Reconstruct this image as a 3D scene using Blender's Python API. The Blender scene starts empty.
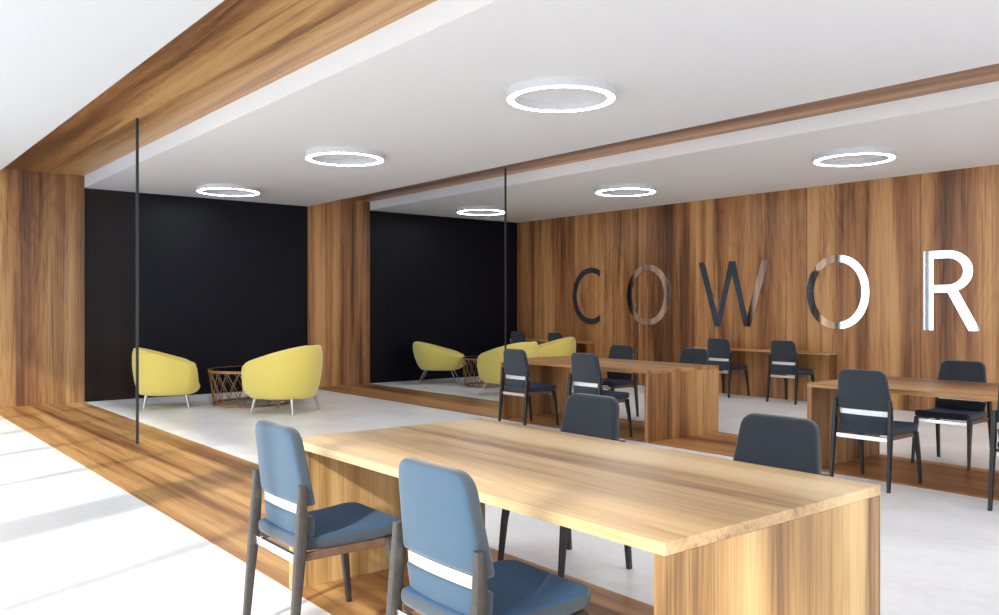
import bpy, bmesh, math, random
from math import sin, cos, pi, radians
from mathutils import Vector, Matrix
random.seed(7)
S = bpy.context.scene
COL = S.collection

# ------------------------------------------------------------------ materials
class NT:
    def __init__(self, name):
        self.m = bpy.data.materials.new(name); self.m.use_nodes = True
        self.t = self.m.node_tree; self.t.nodes.clear()
    def n(self, typ, **kw):
        nd = self.t.nodes.new(typ)
        for k, v in kw.items(): setattr(nd, k, v)
        return nd
    def l(self, a, b): self.t.links.new(a, b)
    def math(self, op, a, b=None, c=None):
        nd = self.n('ShaderNodeMath', operation=op)
        for i, v in enumerate((a, b, c)):
            if v is None: continue
            if hasattr(v, 'is_output'): self.l(v, nd.inputs[i])
            else: nd.inputs[i].default_value = v
        return nd.outputs[0]
    def noise(self, vec, scale, detail=2, rough=.5, dist=0):
        nd = self.n('ShaderNodeTexNoise'); self.l(vec, nd.inputs['Vector'])
        nd.inputs['Scale'].default_value = scale; nd.inputs['Detail'].default_value = detail
        nd.inputs['Roughness'].default_value = rough; nd.inputs['Distortion'].default_value = dist
        return nd.outputs['Fac']
    def ramp(self, fac, stops):
        nd = self.n('ShaderNodeValToRGB'); self.l(fac, nd.inputs[0])
        e = nd.color_ramp.elements
        while len(e) < len(stops): e.new(.5)
        for el, (p, c) in zip(e, stops): el.position = p; el.color = (*c, 1)
        return nd.outputs[0]
    def bsdf(self, color, rough, metal=0, spec=.5, bump=None, bstr=.1, sheen=0, coat=0):
        b = self.n('ShaderNodeBsdfPrincipled'); o = self.n('ShaderNodeOutputMaterial')
        self.l(b.outputs[0], o.inputs[0])
        for key, v in (('Base Color', color), ('Roughness', rough)):
            if hasattr(v, 'is_output'): self.l(v, b.inputs[key])
            else: b.inputs[key].default_value = (*v, 1) if key == 'Base Color' else v
        b.inputs['Metallic'].default_value = metal; b.inputs['Specular IOR Level'].default_value = spec
        b.inputs['Sheen Weight'].default_value = sheen; b.inputs['Coat Weight'].default_value = coat
        if bump is not None:
            bn = self.n('ShaderNodeBump'); self.l(bump, bn.inputs['Height'])
            bn.inputs['Strength'].default_value = bstr; bn.inputs['Distance'].default_value = .01
            self.l(bn.outputs[0], b.inputs['Normal'])
        return b

def wood(name, axis, tones, seed=0., band=1., seam=None, per_object=False, rough=.36, plank=None):
    """axis = grain direction (0,1,2); band = width scale of the tone bands across the grain"""
    k = NT(name)
    tc = k.n('ShaderNodeTexCoord').outputs['Object']
    if per_object:
        r = k.n('ShaderNodeObjectInfo').outputs['Random']
        cmb = k.n('ShaderNodeCombineXYZ'); rr = k.math('MULTIPLY', r, 17.)
        for i in range(3): k.l(rr, cmb.inputs[i])
        add = k.n('ShaderNodeVectorMath', operation='ADD'); k.l(tc, add.inputs[0]); k.l(cmb.outputs[0], add.inputs[1]); tc = add.outputs[0]
    add = k.n('ShaderNodeVectorMath', operation='ADD'); k.l(tc, add.inputs[0]); add.inputs[1].default_value = (seed, seed*1.7, seed*.6); vec = add.outputs[0]
    sep = k.n('ShaderNodeSeparateXYZ'); k.l(tc, sep.inputs[0])
    joint = None
    if seam or plank:
        ax, width, off = seam or plank
        q = k.math('DIVIDE', k.math('SUBTRACT', sep.outputs[ax], off), width)
        cell = k.math('FLOOR', q); fr = k.math('FRACT', q)
        cmb = k.n('ShaderNodeCombineXYZ')
        for i in range(3): k.l(k.math('MULTIPLY', cell, 3.37 if i != ax else 0.41), cmb.inputs[i])
        a2 = k.n('ShaderNodeVectorMath', operation='ADD'); k.l(vec, a2.inputs[0]); k.l(cmb.outputs[0], a2.inputs[1]); vec = a2.outputs[0]
        if seam: joint = k.math('LESS_THAN', fr, .008/width)
    def mapped(sa, sc):
        mp = k.n('ShaderNodeMapping'); k.l(vec, mp.inputs[0])
        mp.inputs['Scale'].default_value = [sa if i == axis else sc for i in range(3)]
        return mp.outputs[0]
    broad = k.noise(mapped(.10, 3.0*band), 1., 2, .55, .2)
    mid = k.noise(mapped(.14, 7.*band), 1., 3, .6, .25)
    ringn = k.noise(mapped(.30, 2.6*band), 1., 1.5, .5, .6)
    ring = k.math('MULTIPLY_ADD', k.math('SINE', k.math('MULTIPLY', ringn, 95.)), .5, .5)
    ring = k.math('POWER', ring, 2.2)
    fibre = k.noise(mapped(1.6, 95.), 1., 3, .6)
    fine = k.noise(mapped(5., 260.), 1., 2, .5)
    st = k.noise(mapped(.42, 15.*band), 1., 4, .62, .35)
    streak = k.n('ShaderNodeMapRange'); k.l(st, streak.inputs['Value']); streak.inputs['From Min'].default_value = .52; streak.inputs['From Max'].default_value = .74
    v = k.math('MULTIPLY', broad, 1.0)
    v = k.math('MULTIPLY_ADD', mid, .42, v)
    v = k.math('MULTIPLY_ADD', ring, -.035, v)
    v = k.math('MULTIPLY_ADD', fibre, .30, v)
    v = k.math('MULTIPLY_ADD', fine, .12, v)
    v = k.math('MULTIPLY_ADD', streak.outputs['Result'], -.20, v)
    v = k.math('SUBTRACT', v, .325)
    c = k.ramp(v, [(.30, tones[0]), (.42, tones[1]), (.52, tones[2]), (.62, tones[3]), (.74, tones[4])])
    if joint is not None:
        mx = k.n('ShaderNodeMix', data_type='RGBA'); k.l(joint, mx.inputs['Factor']); k.l(c, mx.inputs['A']); mx.inputs['B'].default_value = (.03, .014, .007, 1); c = mx.outputs['Result']
    rr = k.math('MULTIPLY_ADD', fibre, .18, rough - .09)
    k.bsdf(c, rr, spec=.4, bump=fibre, bstr=.08)
    return k.m

SIDE = [(0.1211, 0.059, 0.0212), (0.2474, 0.1283, 0.045), (0.4085, 0.2314, 0.0842), (0.5426, 0.3313, 0.1273), (0.6718, 0.4535, 0.1987)]
WALNUT = [(0.0547, 0.0219, 0.0109), (0.1523, 0.0584, 0.0223), (0.2806, 0.1178, 0.0432), (0.4035, 0.186, 0.0677), (0.5645, 0.2996, 0.1165)]
TOP_LIT = [(0.1749, 0.0964, 0.0449), (0.319, 0.186, 0.0878), (0.4802, 0.3023, 0.144), (0.6098, 0.4079, 0.204), (0.7236, 0.532, 0.2912)]  # tabletop tones lightened to carry sunlight and sky reflection
FRONT = [(0.0791, 0.0318, 0.0122), (0.1723, 0.0712, 0.0253), (0.2945, 0.1335, 0.0464), (0.4215, 0.2161, 0.0767), (0.5632, 0.3286, 0.129)]
M = {}
M['wood_x'] = wood('walnut_grain_x', 0, WALNUT, 2.0)
M['front_x'] = wood('teak_grain_x', 0, FRONT, 5.3)
M['front_z'] = wood('teak_grain_z', 2, FRONT, 1.3)
M['wood_z'] = wood('walnut_grain_z', 2, WALNUT, 4.6)
M['wall_wood'] = wood('walnut_wall_panels', 2, WALNUT, 9.1, .8, seam=(0, 1.66, -5.19))
M['top_x'] = wood('table_top_wood_lit', 0, TOP_LIT, 3.3, .6, per_object=True, rough=.33)
M['side_z'] = wood('table_panel_wood', 2, SIDE, 7.7, 1., per_object=True)
M['dtop_x'] = wood('dark_table_top_wood', 0, FRONT, 3.3, .9, per_object=True, rough=.33)
M['dside_z'] = wood('dark_table_panel_wood', 2, FRONT, 7.7, 1., per_object=True)

def plain(name, col, rough=.5, metal=0, spec=.5, var=0., scale=20., **kw):
    k = NT(name)
    tc = k.n('ShaderNodeTexCoord').outputs['Object']
    n = k.noise(tc, scale, 3)
    c = k.ramp(n, [(.3, tuple(x*(1-var) for x in col)), (.7, tuple(min(1, x*(1+var)) for x in col))])
    k.bsdf(c, rough, metal, spec, **kw)
    return k.m
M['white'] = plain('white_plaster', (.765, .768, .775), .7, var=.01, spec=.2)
def floor_mat():
    k = NT('polished_white_concrete'); tc = k.n('ShaderNodeTexCoord').outputs['Object']
    a = k.noise(tc, 1.3, 5, .6, .5); b = k.noise(tc, 14., 4, .65)
    v = k.math('MULTIPLY_ADD', b, .35, k.math('MULTIPLY', a, .65))
    c = k.ramp(v, [(.34, (.74, .74, .745)), (.52, (.84, .84, .845)), (.66, (.90, .90, .90))])
    k.bsdf(c, k.math('MULTIPLY_ADD', b, .2, .22), spec=.35)
    return k.m
M['white_brightened'] = plain('ceiling_white_brightened', (.86, .865, .865), .7, var=.01, spec=.2)  # ceiling white lightened in colour to make up for the dim inner bay
M['white_dimmed'] = plain('ceiling_white_dimmed', (.66, .67, .68), .7, var=.01, spec=.2)  # ceiling white greyed in colour to offset the strong corridor bounce light
M['floor'] = floor_mat()
M['black'] = plain('black_painted_wall', (.0036, .0038, .0078), .45, var=.06, scale=3., spec=.17)
def fabric(name, col, var=.18, sheen=.3, scale=420.):
    k = NT(name); tc = k.n('ShaderNodeTexCoord').outputs['Object']
    n = k.noise(tc, scale, 2, .6); w = k.n('ShaderNodeTexWave'); k.l(tc, w.inputs[0]); w.inputs['Scale'].default_value = 150; w.inputs['Distortion'].default_value = 3
    v = k.math('MULTIPLY_ADD', w.outputs['Fac'], .12, k.math('MULTIPLY', n, .88))
    c = k.ramp(v, [(.25, tuple(x*(1-var) for x in col)), (.75, tuple(x*(1+var) for x in col))])
    k.bsdf(c, .85, spec=.2, bump=n, bstr=.10, sheen=sheen)
    return k.m
M['blue'] = fabric('chair_fabric_sunlit', (.043, .086, .132))  # sunlit copy of the chair fabric, for the front pair
M['seat_blue'] = fabric('seat_fabric_sunlit', (.030, .082, .165), sheen=.08)
M['edge_shade'] = fabric('edge_fabric_in_shade', (.052, .066, .080))  # pad borders greyed, shade put into the colour
M['slate'] = fabric('chair_fabric_shaded', (.028, .035, .045))  # same chair fabric darkened for the chairs standing in shade
M['seat_shaded'] = fabric('seat_fabric_shaded', (.011, .036, .105), sheen=.08)  # shaded copy of the blue seat fabric
M['edge_deep_shade'] = fabric('edge_fabric_deep_shade', (.024, .029, .036))  # pad borders of the shaded chairs, darkened as shade
M['yellow'] = fabric('yellow_fabric', (.78, .625, .145), var=.10, sheen=.4, scale=260.)
M['frame_dark'] = plain('charcoal_lacquered_wood', (.011, .011, .012), .4, var=.2)
M['frame_sunlit'] = plain('charcoal_lacquered_wood_sunlit', (.058, .048, .040), .4, var=.2, scale=60)  # charcoal frame lightened and warmed as if in sun
M['rail'] = plain('brown_rail', (.16, .085, .05), .45, var=.15)
M['steel'] = plain('satin_steel', (.86, .86, .86), .22, metal=1, var=.02)
M['band'] = plain('pale_metal_band', (.82, .82, .82), .35, metal=.55, var=.02)
M['mirror'] = plain('mirror_polished_steel', (.90, .90, .90), .035, metal=1, var=.005)
M['leg_steel'] = plain('brushed_leg_steel', (.45, .45, .44), .3, metal=.9, var=.05)
M['lamp_housing'] = plain('lamp_housing_paint', (.60, .60, .61), .5, var=.01, spec=.3)
M['copper'] = plain('copper_wire', (.33, .17, .075), .4, metal=.35, var=.1)
M['dark_metal'] = plain('dark_metal', (.03, .032, .035), .35, metal=.5, var=.1)
M['white_metal'] = plain('white_lacquered_metal', (.82, .82, .82), .4, var=.01)
def emis(name, col, s):
    k = NT(name); e = k.n('ShaderNodeEmission'); o = k.n('ShaderNodeOutputMaterial'); k.l(e.outputs[0], o.inputs[0])
    e.inputs[0].default_value = (*col, 1); e.inputs[1].default_value = s
    return k.m
M['lamp'] = emis('lamp_diffuser', (.93, .965, 1.), 31.0)
def glass(name, tint, refl):
    k = NT(name); o = k.n('ShaderNodeOutputMaterial'); mx = k.n('ShaderNodeMixShader')
    t = k.n('ShaderNodeBsdfTransparent'); t.inputs[0].default_value = (*tint, 1)
    g = k.n('ShaderNodeBsdfGlossy'); g.inputs['Roughness'].default_value = .02
    f = k.n('ShaderNodeLayerWeight'); f.inputs[0].default_value = .5
    fr = k.math('MULTIPLY_ADD', k.math('POWER', f.outputs['Facing'], 5.), refl*.6, .035*refl)
    k.l(fr, mx.inputs[0]); k.l(t.outputs[0], mx.inputs[1]); k.l(g.outputs[0], mx.inputs[2]); k.l(mx.outputs[0], o.inputs[0])
    return k.m
M['glass'] = glass('partition_glass', (.93, .945, .965), .07)
M['smoked'] = glass('smoked_glass', (.25, .25, .25), 1.)

# ------------------------------------------------------------------ mesh helpers
def add_box(bm, x0, x1, y0, y1, z0, z1, mi=0):
    v = [bm.verts.new(p) for p in ((x0,y0,z0),(x1,y0,z0),(x1,y1,z0),(x0,y1,z0),(x0,y0,z1),(x1,y0,z1),(x1,y1,z1),(x0,y1,z1))]
    for q in ((0,3,2,1),(4,5,6,7),(0,1,5,4),(1,2,6,5),(2,3,7,6),(3,0,4,7)):
        f = bm.faces.new([v[i] for i in q]); f.material_index = mi
def box_bm(*a, bevel=0):
    bm = bmesh.new(); add_box(bm, *a)
    if bevel: bmesh.ops.bevel(bm, geom=bm.edges[:], offset=bevel, segments=2, profile=.5, affect='EDGES')
    return bm
def loft(bm, rings, closed=True, caps=True, mi=0):
    R = [[bm.verts.new(p) for p in r] for r in rings]
    n = len(R[0])
    for a, b in zip(R, R[1:]):
        for i in range(n if closed else n-1):
            f = bm.faces.new((a[i], a[(i+1) % n], b[(i+1) % n], b[i])); f.material_index = mi
    if caps:
        for r, rev in ((R[0], True), (R[-1], False)):
            f = bm.faces.new(list(reversed(r)) if rev else r); f.material_index = mi
    return R
def tube(bm, pts, rad, n=8, mi=0):
    """round bar through pts, rad a number or one per point"""
    pts = [Vector(p) for p in pts]
    rad = rad if isinstance(rad, (list, tuple)) else [rad]*len(pts)
    rings = []
    up = None
    for i, p in enumerate(pts):
        d = (pts[min(i+1, len(pts)-1)] - pts[max(i-1, 0)]).normalized()
        a = d.cross(Vector((0,0,1)) if abs(d.z) < .95 else Vector((0,1,0))).normalized()
        if up is not None and a.dot(up) < 0: a = -a
        up = a; b = d.cross(a)
        rings.append([p + (a*cos(2*pi*k/n) + b*sin(2*pi*k/n))*rad[i] for k in range(n)])
    loft(bm, rings, mi=mi)
def rect_bar(bm, pts, sizes, r=.25):
    """bar with a rounded rectangular section in x/y through pts that rise in z"""
    rings = []
    for (x, y, z), (sx, sy) in zip(pts, sizes):
        c = min(sx, sy)*r; ring = []
        for qx, qy, a0 in ((1,1,0),(-1,1,90),(-1,-1,180),(1,-1,270)):
            for t in (0, 45, 90):
                a = radians(a0+t); ring.append((x + qx*(sx/2-c) + c*cos(a), y + qy*(sy/2-c) + c*sin(a), z))
        rings.append(ring)
    loft(bm, rings)
def annulus(bm, r0, r1, z0, z1, n=72, cx=0, cy=0):
    prof = ((r0,z0),(r1,z0),(r1,z1),(r0,z1))
    R = [[bm.verts.new((cx+r*cos(2*pi*i/n), cy+r*sin(2*pi*i/n), z)) for r, z in prof] for i in range(n)]
    for i in range(n):
        a, b = R[i], R[(i+1) % n]
        for j in range(4): bm.faces.new((a[j], b[j], b[(j+1) % 4], a[(j+1) % 4]))
def torus(bm, R, r, z, n=64, m=8):
    V = [[bm.verts.new(((R+r*cos(2*pi*j/m))*cos(2*pi*i/n), (R+r*cos(2*pi*j/m))*sin(2*pi*i/n), z+r*sin(2*pi*j/m))) for j in range(m)] for i in range(n)]
    for i in range(n):
        for j in range(m): bm.faces.new((V[i][j], V[(i+1) % n][j], V[(i+1) % n][(j+1) % m], V[i][(j+1) % m]))
def obj(name, bm, mats, parent=None, loc=None, smooth=False):
    bmesh.ops.recalc_face_normals(bm, faces=bm.faces[:])
    me = bpy.data.meshes.new(name); bm.to_mesh(me); bm.free()
    for m in (mats if isinstance(mats, (list, tuple)) else [mats]): me.materials.append(m)
    if smooth:
        me.polygons.foreach_set('use_smooth', [True]*len(me.polygons))
        me.set_sharp_from_angle(angle=radians(42))
    o = bpy.data.objects.new(name, me); COL.objects.link(o)
    if parent: o.parent = parent
    if loc: o.location = loc
    return o
def tag(o, label, cat, group=None):
    o['label'] = label; o['category'] = cat
    if group: o['group'] = group
    return o
def thing(name, label, cat, loc=(0,0,0), rz=0, group=None):
    o = bpy.data.objects.new(name, None); COL.objects.link(o)
    o.empty_display_size = .2
    o.location = loc; o.rotation_euler = (0,0,rz)
    return tag(o, label, cat, group)
def struct(name, bm, mats, parent=None, smooth=False):
    o = obj(name, bm, mats, parent, smooth=smooth)
    if not parent: o['kind'] = 'structure'
    return o
def dup(root, loc, rz, label, group=None):
    r = root.copy(); COL.objects.link(r); r.location = loc; r.rotation_euler = (0,0,rz); r['label'] = label
    if group: r['group'] = group
    for ch in list(root.children):
        c = ch.copy(); COL.objects.link(c); c.parent = r
        for g in list(ch.children):
            d = g.copy(); COL.objects.link(d); d.parent = c
    return r

# ------------------------------------------------------------------ the room
XL, XJ, XR = -13.54, -13.46, 1.7          # black end walls, jamb faces, unseen bay end, moved in for more light
Y0, F1a, F1b, F2a, F2b, YW = -1.35, 1.81, 3.03, 6.64, 7.84, 11.45
ZC, ZS, ZT = 3.17, 3.34, 3.75
struct('floor', box_bm(XL-.3, XR+.2, Y0-.25, YW+.3, -.25, 0), M['floor'])
struct('wall_left', box_bm(XL-.3, XL, F1a, YW+.3, 0, ZT), M['black'])
struct('wall_back', box_bm(XL, XR+.2, YW, YW+.3, 0, ZT), M['wall_wood'])
# corridor end: wood lining round a black door leaf
bm = bmesh.new(); add_box(bm, XL-.3, XJ, .45, F1a, 0, ZT); add_box(bm, XL-.3, XJ, Y0-.1, -.45, 0, ZT); add_box(bm, XL-.3, XJ, -.45, .45, 2.5, ZT)
struct('wall_corridor_end', bm, M['front_z'])
struct('door_1', box_bm(XL-.25, XL-.05, -.45, .45, 0, 2.5), M['black'])
# ceilings (dropped slabs between the portal frames)
struct('ceiling_corridor', box_bm(XL-.3, XR+.2, Y0-.25, F1a, ZC, ZT), M['white_dimmed'])
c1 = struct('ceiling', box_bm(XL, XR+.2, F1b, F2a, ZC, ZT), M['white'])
c2 = struct('ceiling_back', box_bm(XL, XR+.2, F2b, YW, ZC+.02, ZT), M['white_brightened'])
# portal frames: threshold, jamb and soffit
struct('trim_1', box_bm(XL, XR, F1a, F1b, -.02, .004), M['front_x'])
struct('trim_2', box_bm(XL, XJ, F1a, F1b, .004, ZS), M['front_z'])
struct('trim_3', box_bm(XL, XR+.2, F1a, F1b, ZS, ZT), M['front_x'])
struct('trim_4', box_bm(XL, XR, F2a, F2b, -.02, .004), M['wood_x'])
struct('trim_5', box_bm(XL, XJ, F2a, F2b, .004, ZS), M['wood_z'])
struct('trim_6', box_bm(XL, XR+.2, F2a, F2b, ZS, ZT), M['wood_x'])
# window front of the corridor (behind the viewer) and unseen glazed bay end, set close to brighten the bays
def window_front():
    root = bpy.data.objects.new('window_1', None); COL.objects.link(root); root['kind'] = 'structure'
    obj('window_rail', box_bm(XL, XR, Y0-.06, Y0+.06, 3.08, ZC), M['white_metal'], root)
    obj('window_rail', box_bm(XL, XR, Y0-.06, Y0+.06, 0, .06), M['white_metal'], root)
    for x, w in ((-13.4,.1),(-12.0,.06),(-10.76,.10),(-9.4,.06),(-7.95,.06),(-6.5,.07),(-5.0,.50),(-3.56,.07),(-2.1,.07),(-.6,.07),(.6,.07),(1.64,.12)):
        obj('mullion', box_bm(x-w/2, x+w/2, Y0-.06, Y0+.06, .06, 3.08), M['dark_metal'] if w < .2 else M['white_metal'], root)
window_front()
def window_end():
    root = bpy.data.objects.new('window_2', None); COL.objects.link(root); root['kind'] = 'structure'
    obj('window_rail', box_bm(XR, XR+.12, Y0, YW, 2.9, ZC+.02), M['white_metal'], root)
    for y, w in ((Y0+.1,.1),(.5,.07),(F1a+.6,1.2),(4.2,.07),(5.4,.07),(F2a+.6,1.2),(9.0,.07),(10.2,.07),(YW-.05,.1)):
        obj('mullion', box_bm(XR, XR+.12, y-w/2, y+w/2, 0, 2.9), M['dark_metal'] if w < .2 else M['white_metal'], root)
window_end()

# ------------------------------------------------------------------ glass partitions
def partition(y, label, w):
    t = thing('glass_partition', label, 'glass partition', (-9.02, y, .004), group=None)
    obj('glass_pane', box_bm(XJ+9.02+.001, -.03, -.007, .007, 0, ZS-.004), M['glass'], t)
    obj('edge_strip', box_bm(-.018, 0, -w, w, 0, ZS-.004), M['dark_metal'], t)
    return t
partition(2.53, 'clear glass partition standing in the front wooden frame, beside the white corridor floor', .013)
partition(7.42, 'clear glass partition standing in the inner wooden frame, dividing the two bays', .011)

# ------------------------------------------------------------------ ring lights
def ring_light(label, loc):
    t = thing('ceiling_light', label, 'ceiling light', loc, group='ring lights on the ceilings')
    bm = bmesh.new(); annulus(bm, .372, .452, -.062, 0); obj('housing', bm, M['lamp_housing'], t, smooth=True)
    bm = bmesh.new(); annulus(bm, .386, .440, -.0635, -.062); obj('diffuser', bm, M['lamp'], t)
    return t
R0 = ring_light('white ring light on the front bay ceiling, largest, above the pale table', (-5.04, 4.73, ZC))
dup(R0, (-8.65, 4.71, ZC), 0, 'white ring light on the front bay ceiling, middle one of that row')
dup(R0, (-12.2, 4.71, ZC), 0, 'white ring light on the front bay ceiling, beside the black wall above the armchairs')
dup(R0, (-5.03, 9.42, ZC+.02), 0, 'white ring light on the inner bay ceiling, above the letters O and R')
dup(R0, (-8.60, 9.40, ZC+.02), 0, 'white ring light on the inner bay ceiling, above the first letter O')
dup(R0, (-12.06, 9.35, ZC+.02), 0, 'white ring light seen through the inner glass partition, near the black wall')
dup(R0, (-1.47, 4.72, ZC), 0, 'white ring light of the front bay, out of the picture beyond the pale table')
dup(R0, (-1.47, 9.40, ZC+.02), 0, 'white ring light of the inner bay, out of the picture beyond the letter R')

# ------------------------------------------------------------------ wall letters
def extrude_xz(poly_list, y0, y1):
    bm = bmesh.new()
    for poly in poly_list:
        a = [bm.verts.new((x, y0, z)) for x, z in poly]; b = [bm.verts.new((x, y1, z)) for x, z in poly]
        n = len(a)
        bm.faces.new(a); bm.faces.new(list(reversed(b)))
        for i in range(n): bm.faces.new((a[i], b[i], b[(i+1) % n], a[(i+1) % n]))
    return bm
def sup(c, s, a, b, p=2.0):
    f = lambda v: math.copysign(abs(v)**(2/p), v)
    return a*f(c), b*f(s)
def ring_strip(a, b, t, ts, ang0, ang1, n=72):
    """quads of an elliptic stroke, as one bmesh; t = side thickness, ts = top thickness"""
    out, inn = [], []
    for i in range(n+1):
        u = ang0 + (ang1-ang0)*i/n
        out.append(sup(cos(u), sin(u), a, b, 2.12)); inn.append(sup(cos(u), sin(u), a-t, b-ts, 2.05))
    return out, inn
def stroke_bm(out, inn, y0, y1, closed):
    bm = bmesh.new(); n = len(out)
    V = [[bm.verts.new((x, y, z)) for (x, z), y in ((o, y0), (i_, y0), (i_, y1), (o, y1))] for o, i_ in zip(out, inn)]
    if closed: V.pop(); n -= 1
    for i in range(n if closed else n-1):
        p, q = V[i], V[(i+1) % n]
        for j in range(4): bm.faces.new((p[j], q[j], q[(j+1) % 4], p[(j+1) % 4]))
    if not closed:
        bm.faces.new(V[0]); bm.faces.new(list(reversed(V[-1])))
    return bm
LZ0, LZ1 = 1.10, 2.145; LH = LZ1-LZ0
YA, YB = YW-.035, YW-.001
def letter(bm, x, label):
    x += .055
    o = obj('wall_letter', bm, M['mirror'], None, (x, 0, LZ0))
    return tag(o, label, 'letter', 'mirror letters on the wooden wall')
def o_letter(x0, x1, label):
    a = (x1-x0)/2; o, i = ring_strip(a, LH/2+.012, .112, .100, 0, 2*pi)
    sh = lambda L: [(p[0], p[1]+LH/2) for p in L]
    letter(stroke_bm(sh(o), sh(i), YA, YB, True), (x0+x1)/2, label)
# C: an O cut off by a vertical line
def c_letter(x0, x1, label):
    a = .50; b = LH/2+.012; cut = (x1-x0) - a
    def pts(aa, bb, p):
        u0 = math.acos(min(1, (cut/aa)**(p/2)))
        return [(sup(cos(u), sin(u), aa, bb, p)[0]+a, sup(cos(u), sin(u), aa, bb, p)[1]+LH/2) for u in [u0+(2*pi-2*u0)*i/60 for i in range(61)]]
    letter(stroke_bm(pts(a, b, 2.12), pts(a-.112, b-.100, 2.05), YA, YB, False), x0, label)
c_letter(-11.88, -11.14, 'dark reflecting mirror letter C on the wooden wall')
o_letter(-10.46, -9.49, 'dark mirror letter O on the wooden wall, between C and W')
w, sw = 1.33, .125
W = [(0,LH),(sw,LH),(.385,.16),(.60,LH),(.72,LH),(.945,.16),(w-sw,LH),(w,LH),(1.01,0),(.88,0),(.66,.84),(.44,0),(.32,0)]
letter(extrude_xz([W], YA, YB), -8.86, 'black reflecting mirror letter W on the wooden wall')
o_letter(-6.88, -5.925, 'mirror letter O, half black half white, between W and R')
# R: stem, bowl, leg
bm = extrude_xz([[(0,0),(.125,0),(.125,LH),(0,LH)]], YA, YB)
cx, cz, ra, rb = .30, LH-.275, .315, .275
bo, bi = [(.125, LH)], [(.125, LH-.10)]
for i in range(33):
    u = pi/2 - pi*i/32
    bo.append((cx+ra*cos(u), cz+rb*sin(u))); bi.append((cx+(ra-.118)*cos(u), cz+(rb-.10)*sin(u)))
bo.append((.125, LH-.55)); bi.append((.125, LH-.45))
b2 = stroke_bm(bo, bi, YA+.0005, YB, False); b3 = extrude_xz([[(.30,LH-.54),(.405,LH-.47),(.705,0),(.565,0)]], YA+.001, YB)
for b_ in (b2, b3):
    me = bpy.data.meshes.new('tmp'); b_.to_mesh(me); b_.free(); bm.from_mesh(me); bpy.data.meshes.remove(me)
letter(bm, -5.18, 'bright white reflecting mirror letter R on the wooden wall')

# ------------------------------------------------------------------ tables and wall desks
def table(name, label, loc, L, D, H, top, side, cat='table', group=None, th=.037, tp=.042):
    t = thing(name, label, cat, loc, group=group)
    obj('tabletop', box_bm(0, L, 0, D, H-th, H, bevel=.002), top, t)
    obj('side_panel', box_bm(0, tp, .002, D-.002, 0, H-th, bevel=.0015), side, t)
    obj('side_panel', box_bm(L-tp, L, .002, D-.002, 0, H-th, bevel=.0015), side, t)
    return t
ZF = .004
table('meeting_table', 'large pale sunlit wooden table in front, with two blue chairs on its corridor side', (-3.90, F1a, ZF), 2.39, 1.21, .746, M['top_x'], M['side_z'], group='wooden meeting tables')
table('meeting_table', 'brown wooden table on the inner threshold, close to the yellow armchairs', (-8.20, F2a, ZF), 2.43, 1.20, .746, M['dtop_x'], M['dside_z'], group='wooden meeting tables')
table('meeting_table', 'brown wooden table on the inner threshold, below the letters O and R', (-3.97, F2a, ZF), 2.39, 1.20, .746, M['dtop_x'], M['dside_z'], group='wooden meeting tables')
table('wall_desk', 'narrow wooden desk fixed along the panelled wall below the letter W', (-8.76, YW-.215, 0), 2.39, .213, .75, M['dtop_x'], M['dside_z'], 'desk', 'narrow desks along the wooden wall', .034, .04)
table('wall_desk', 'narrow wooden desk in the corner behind the yellow armchairs', (XL+.01, YW-.215, 0), 2.27, .213, .75, M['dtop_x'], M['dside_z'], 'desk', 'narrow desks along the wooden wall', .034, .04)

# ------------------------------------------------------------------ side chairs
def rounded_poly(pts, radii, n=8):
    out = []; N = len(pts)
    for i in range(N):
        p, a, b = Vector(pts[i]), Vector(pts[i-1]), Vector(pts[(i+1) % N])
        da, db = (a-p).normalized(), (b-p).normalized(); r = radii[i]
        ang = da.angle(db); dist = r/math.tan(ang/2)
        c = p + (da+db).normalized()*(r/math.sin(ang/2))
        s, e = p+da*dist, p+db*dist
        a0 = math.atan2(s.y-c.y, s.x-c.x); a1 = math.atan2(e.y-c.y, e.x-c.x); d = (a1-a0+pi) % (2*pi)-pi
        for k in range(n+1): out.append((c.x+r*cos(a0+d*k/n), c.y+r*sin(a0+d*k/n)))
    # subdivide long edges so that the warp stays smooth
    res = []
    for i, p in enumerate(out):
        q = out[(i+1) % len(out)]; L = math.dist(p, q); m = max(1, int(L/.05))
        for k in range(m): res.append((p[0]+(q[0]-p[0])*k/m, p[1]+(q[1]-p[1])*k/m))
    return res
def pad(outline, T, b, warp):
    """upholstered pad: outline in (u,v), thickness T along w, edge radius b; material 0 faces, 1 edge"""
    bm = bmesh.new()
    cu = sum(p[0] for p in outline)/len(outline); cv = sum(p[1] for p in outline)/len(outline)
    R = min(max(p[0] for p in outline)-cu, max(p[1] for p in outline)-cv)
    layers = []
    for s in (.25, .5, .75, .9): layers.append((s*(1-b/R), T/2, 0))
    for k in range(5):
        a = pi/2*k/4; layers.append((1-b/R*(1-sin(a)), T/2-b*(1-cos(a)), 1 if k >= 2 else 0))
    full = layers + [(s, -w, m) for s, w, m in reversed(layers)]
    rings = [[bm.verts.new(warp(cu+(u-cu)*s, cv+(v-cv)*s, w)) for u, v in outline] for s, w, _ in full]
    n = len(outline)
    for j in range(len(rings)-1):
        for i in range(n):
            f = bm.faces.new((rings[j][i], rings[j][(i+1) % n], rings[j+1][(i+1) % n], rings[j+1][i]))
            f.material_index = 1 if (full[j][2] and full[j+1][2]) else 0
    for r, w in ((rings[0], T/2), (rings[-1], -T/2)):
        c = bm.verts.new(warp(cu, cv, w))
        for i in range(n): bm.faces.new((c, r[i], r[(i+1) % n]))
    return bm
def back_y(z): return -.168 - .012*max(0, min(z, .6)-.42)/.18 - .15*max(0, z-.60)
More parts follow.
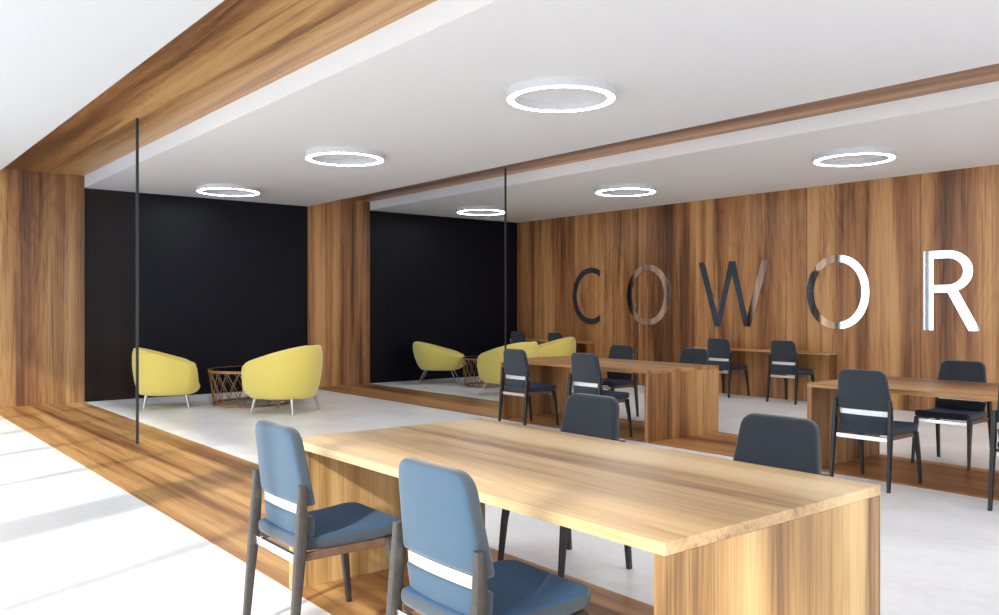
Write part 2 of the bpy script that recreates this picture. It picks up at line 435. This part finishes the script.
def make_chair(label, loc, rz, face, seatm, edge, frame, group):
    t = thing('side_chair', label, 'chair', loc, rz, group)
    warp = lambda u, v, w: (u, back_y(v) + w + .25*u*u - .004, v)
    o = rounded_poly([(-.223,.602),(.223,.602),(.184,.915),(-.184,.915)], [.012,.012,.065,.065])
    obj('backrest', pad(o, .052, .016, warp), [face, edge], t, smooth=True)
    o = rounded_poly([(-.202,.462),(.202,.462),(.218,.558),(-.218,.558)], [.03,.03,.010,.010])
    obj('lumbar_pad', pad(o, .048, .014, warp), [face, edge], t, smooth=True)
    bm = bmesh.new(); xs = [-.192+.384*i/10 for i in range(11)]
    loft(bm, [[(x, back_y(z)+.25*x*x+w-.004, z) for z, w in ((.560,-.020),(.600,-.020),(.600,-.006),(.560,-.006))] for x in xs])
    b = obj('back_band', bm, M['band'], t); b['label'] = 'pale metal band across the backrest'
    o = rounded_poly([(-.208,-.222),(.208,-.222),(.236,.275),(-.236,.275)], [.03,.03,.07,.07])
    obj('seat', pad(o, .058, .020, lambda u, v, w: (u, v, .443+w+.012*((v/.23)**2) - .006*(1-(u/.23)**2))), [seatm, edge], t, smooth=True)
    for s in (-1, 1):
        bm = bmesh.new()
        rect_bar(bm, [(s*.232,-.262,0),(s*.229,-.240,.25),(s*.226,-.224,.43),(s*.224,-.216,.56),(s*.221,-.214,.66),(s*.220,-.216,.69)],
                 [(.025,.030),(.029,.038),(.033,.048),(.031,.044),(.028,.034),(.026,.028)])
        obj('leg', bm, frame, t, smooth=True)
        bm = bmesh.new()
        rect_bar(bm, [(s*.238,.250,0),(s*.232,.222,.25),(s*.224,.195,.405),(s*.222,.190,.420)], [(.022,.026),(.030,.036),(.036,.052),(.036,.056)])
        obj('leg', bm, frame, t, smooth=True)
        obj('side_rail', box_bm(s*.214-.011, s*.214+.011, -.205, .18, .385, .418, bevel=.003), M['rail'], t)
    for y in (-.222, .198):
        obj('cross_bar', box_bm(-.206, .206, y-.010, y+.010, .372, .408, bevel=.003), M['steel'], t)
    return t
def facing(rz): return rz
TG = 'padded side chairs'
BLUE = make_chair('sunlit blue padded chair at the pale table, next to its panel end', (-3.312, 1.705, 0), 0, M['blue'], M['seat_blue'], M['edge_shade'], M['frame_sunlit'], TG)
dup(BLUE, (-2.155, 1.705, 0), 0, 'sunlit blue padded chair at the middle of the pale table, closest to the viewer')
DARK = make_chair('dark shaded chair behind the pale table, half hidden, before the brown table', (-3.29, 3.11, 0), pi, M['slate'], M['seat_shaded'], M['edge_deep_shade'], M['frame_dark'], TG)
dup(DARK, (-2.125, 3.11, 0), pi, 'dark shaded chair back rising behind the pale table, closer to the white letter R')
dup(DARK, (-7.515, 6.53, 0), 0, 'dark chair at the panel end of the brown table nearest the yellow armchairs')
dup(DARK, (-6.36, 6.53, 0), 0, 'dark chair at the open middle of the brown table nearest the yellow armchairs')
dup(DARK, (-7.48, 7.89, 0), pi, 'dark chair across the first brown table, before the wall between O and W')
dup(DARK, (-6.31, 7.89, 0), pi, 'dark chair back behind the brown table end, beside the wall desk chair below W')
dup(DARK, (-3.305, 6.53, 0), 0, 'dark chair on the near side of the brown table below the letter O')
dup(DARK, (-2.135, 6.53, 0), 0, 'dark chair mostly out of view, at the brown table beneath the letter R')
dup(DARK, (-3.29, 7.89, 0), pi, 'dark chair across the brown table below the letter R, facing the viewer')
dup(DARK, (-8.09, 11.19, 0), 0, 'dark chair pulled up to the wall desk, directly below the letter W')
dup(DARK, (-6.945, 11.19, 0), 0, 'dark chair at the open end of the wall desk, below and between W and O')
dup(DARK, (-12.97, 11.19, 0), 0, 'dark chair at the corner desk, beside the black wall behind the yellow armchairs')
dup(DARK, (-11.86, 11.19, 0), 0, 'dark chair at the corner desk, just below the letter C')

# ------------------------------------------------------------------ yellow tub chairs
def smooth01(x): x = max(0, min(1, x)); return x*x*(3-2*x)
def tub_shell(hb, ha, zb, A, B, bowl):
    """front is +y; one closed shell: underside, flaring wall, rolled rim, inner well. hb, ha = rim height at the back and at the arm fronts"""
    bm = bmesh.new(); N = 112
    phis = [-pi + 2*pi*i/N for i in range(N)]          # 0 at the back
    def plan(phi, r):
        s, c = sin(phi), -cos(phi)
        e = 1. if c < 0 else 1. - .46*smooth01(c/.5)
        return A*r*math.copysign(abs(s)**e, s), B*r*math.copysign(abs(c)**e, c)
    def rimh(phi):
        x, y = plan(phi, 1.)
        f = (y+B*.93)/(B*1.75)
        h = hb - (hb-ha)*max(0, min(1, f))**1.05 - .03*smooth01((f-.85)/.25)
        drop = smooth01((A*.74-abs(x))/(A*.16)) if y > 0 else 0
        return h*(1-drop) + (zb+.14)*drop
    Hd = {p: rimh(p) for p in phis}
    rings = []
    def ring(fr, fz): return [(*plan(p, fr(p)), fz(p)) for p in phis]
    for r, z in ((.40*bowl, 0), (.74*bowl, .003), (.81*bowl, .014)): rings.append(ring(lambda p: r, lambda p: zb+z))
    z0 = zb+.014
    for f, r in ((.06,.86),(.16,.91),(.30,.95),(.45,.98),(.62,1.0),(.78,1.0),(.88,.99),(.95,.975)):
        q = r*(1-(1-bowl)*(1-f)**1.5)
        rings.append(ring(lambda p: q, lambda p: z0+(Hd[p]-z0)*f))
    for dr, dz in ((.95,0.),(.925,.010),(.89,.012),(.855,.004),(.83,-.018)):
        rings.append(ring(lambda p: dr, lambda p: Hd[p]+dz-.004))
    zi = zb+.11
    for f, r in ((.7,.80),(.4,.775),(.1,.75)):
        rings.append(ring(lambda p: r, lambda p: zi+(max(Hd[p]-.02, zi+.005)-zi)*f))
    rings.append(ring(lambda p: .4, lambda p: zi))
    R = loft(bm, rings, caps=False)
    for r in (R[0], R[-1]): bm.faces.new(r)
    return bm
def tub_chair(label, loc, rz, thin, group, low=False):
    t = thing('tub_chair', label, 'armchair', loc, rz, group)
    hb, ha, zb, A, B, bowl = (.755, .54, .245, .47, .50, .84) if low else (.85, .635, .185, .45, .465, .97)
    obj('shell', tub_shell(hb, ha, zb, A, B, bowl), M['yellow'], t, smooth=True)
    w = A*.70
    o = rounded_poly([(-w,-.34),(w,-.34),(w*.97,B-.03),(-w*.97,B-.03)], [.27,.27,.09,.09])
    obj('seat_cushion', pad(o, .16, .05, lambda u, v, q: (u, v, zb+.16+q+.02*(1-(u/.32)**2)*(1 if q > 0 else 0))), [M['yellow'], M['yellow']], t, smooth=True)
    for sx in (-1, 1):
        for sy in (-1, 1):
            bm = bmesh.new()
            if thin: tube(bm, [(sx*.25, sy*.24, .25), (sx*.36, sy*.36, 0)], [.009, .007], 8)
            else: tube(bm, [(sx*.255, sy*.265, .20), (sx*.29, sy*.305, 0)], [.024, .013], 12)
            obj('leg', bm, M['leg_steel'], t, smooth=True)
    return t
def yaw(az): return radians(az-90)           # az = direction the front points, measured from +x
YG = 'yellow tub armchairs'
T0 = tub_chair('yellow tub armchair partly behind the front glass partition, beside the black wall', (-12.16, 3.80, 0), yaw(72), False, YG)
T0.scale = (.965, .965, .975)
TB = dup(T0, (-10.57, 4.86, 0), yaw(211), 'yellow tub armchair showing its back, beside the wire coffee table in the front bay'); TB.scale = (1.065, 1.065, 1.05)
T1 = tub_chair('yellow tub armchair on thin splayed legs behind the inner glass partition', (-12.83, 8.95, 0), yaw(50), True, YG, True)
T2 = tub_chair('yellow tub armchair partly hidden behind the first brown table, its back to the viewer', (-10.42, 8.66, 0), yaw(190), True, YG)
dup(T2, (-11.36, 10.41, 0), yaw(236), 'yellow tub armchair before the corner desk, only its top showing above the brown table')

# ------------------------------------------------------------------ wire coffee tables
def coffee_table(label, loc):
    t = thing('wire_coffee_table', label, 'coffee table', loc, group='round wire coffee tables')
    Rt, Rb, H = .625, .55, .51
    bm = bmesh.new(); annulus(bm, Rt-.02, Rt, H-.035, H); obj('top_rim', bm, M['copper'], t, smooth=True)
    bm = bmesh.new()
    loft(bm, [[((Rt-.021)*cos(2*pi*i/64), (Rt-.021)*sin(2*pi*i/64), z) for i in range(64)] for z in (H-.014, H-.004)])
    g = obj('glass_top', bm, M['smoked'], t); g['label'] = 'smoked glass top'
    bm = bmesh.new(); torus(bm, Rb, .017, .017); obj('base_ring', bm, M['copper'], t, smooth=True)
    bm = bmesh.new(); n = 22
    for i in range(n):
        for s in (-1, 1):
            a0 = 2*pi*i/n; pts = []
            for k in range(7):
                f = k/6; a = a0 + s*f*2*pi/n*1.5; r = Rb + (Rt-.012-Rb)*f
                pts.append((r*cos(a), r*sin(a), .013+(H-.045)*f))
            tube(bm, pts, .0062, 6)
    obj('wire_lattice', bm, M['copper'], t, smooth=True)
    return t
K0 = coffee_table('round copper wire coffee table between the yellow armchairs of the front bay', (-11.80, 4.92, 0))
K1 = dup(K0, (-11.80, 9.27, 0), .1, 'round copper wire coffee table among the yellow armchairs of the inner bay'); K1.scale = (.72, .72, 1)

# ------------------------------------------------------------------ light, sky, camera
W = bpy.data.worlds.new('sky'); S.world = W; W.use_nodes = True
bg = W.node_tree.nodes['Background']; bg.inputs[0].default_value = (.82, .91, 1., 1); bg.inputs[1].default_value = 2.3
sun = bpy.data.lights.new('sun', 'SUN'); sun.energy = 3.0; sun.angle = radians(2.2); sun.color = (1., .95, .87)
so = bpy.data.objects.new('sun', sun); COL.objects.link(so)
so.rotation_euler = Vector((-.45, 1., -.66)).to_track_quat('-Z', 'Y').to_euler(); so.location = (6, -12, 9)
cam = bpy.data.cameras.new('camera'); cam.sensor_width = 36; cam.lens = 839/999*36; cam.clip_start = .05
co = bpy.data.objects.new('camera', cam); COL.objects.link(co)
co.location = (0, 0, 1.4); co.rotation_euler = (pi/2, 0, pi/2 - math.atan(679.5/839))
S.camera = co
S.view_settings.view_transform = 'Standard'; S.view_settings.look = 'None'; S.view_settings.gamma = 1; S.view_settings.use_curve_mapping = False
S.view_settings.exposure = 0.6
S.cycles.use_denoising = True
S.cycles.max_bounces = 10; S.cycles.diffuse_bounces = 6; S.cycles.glossy_bounces = 4; S.cycles.transparent_max_bounces = 12
S.cycles.sample_clamp_indirect = 6
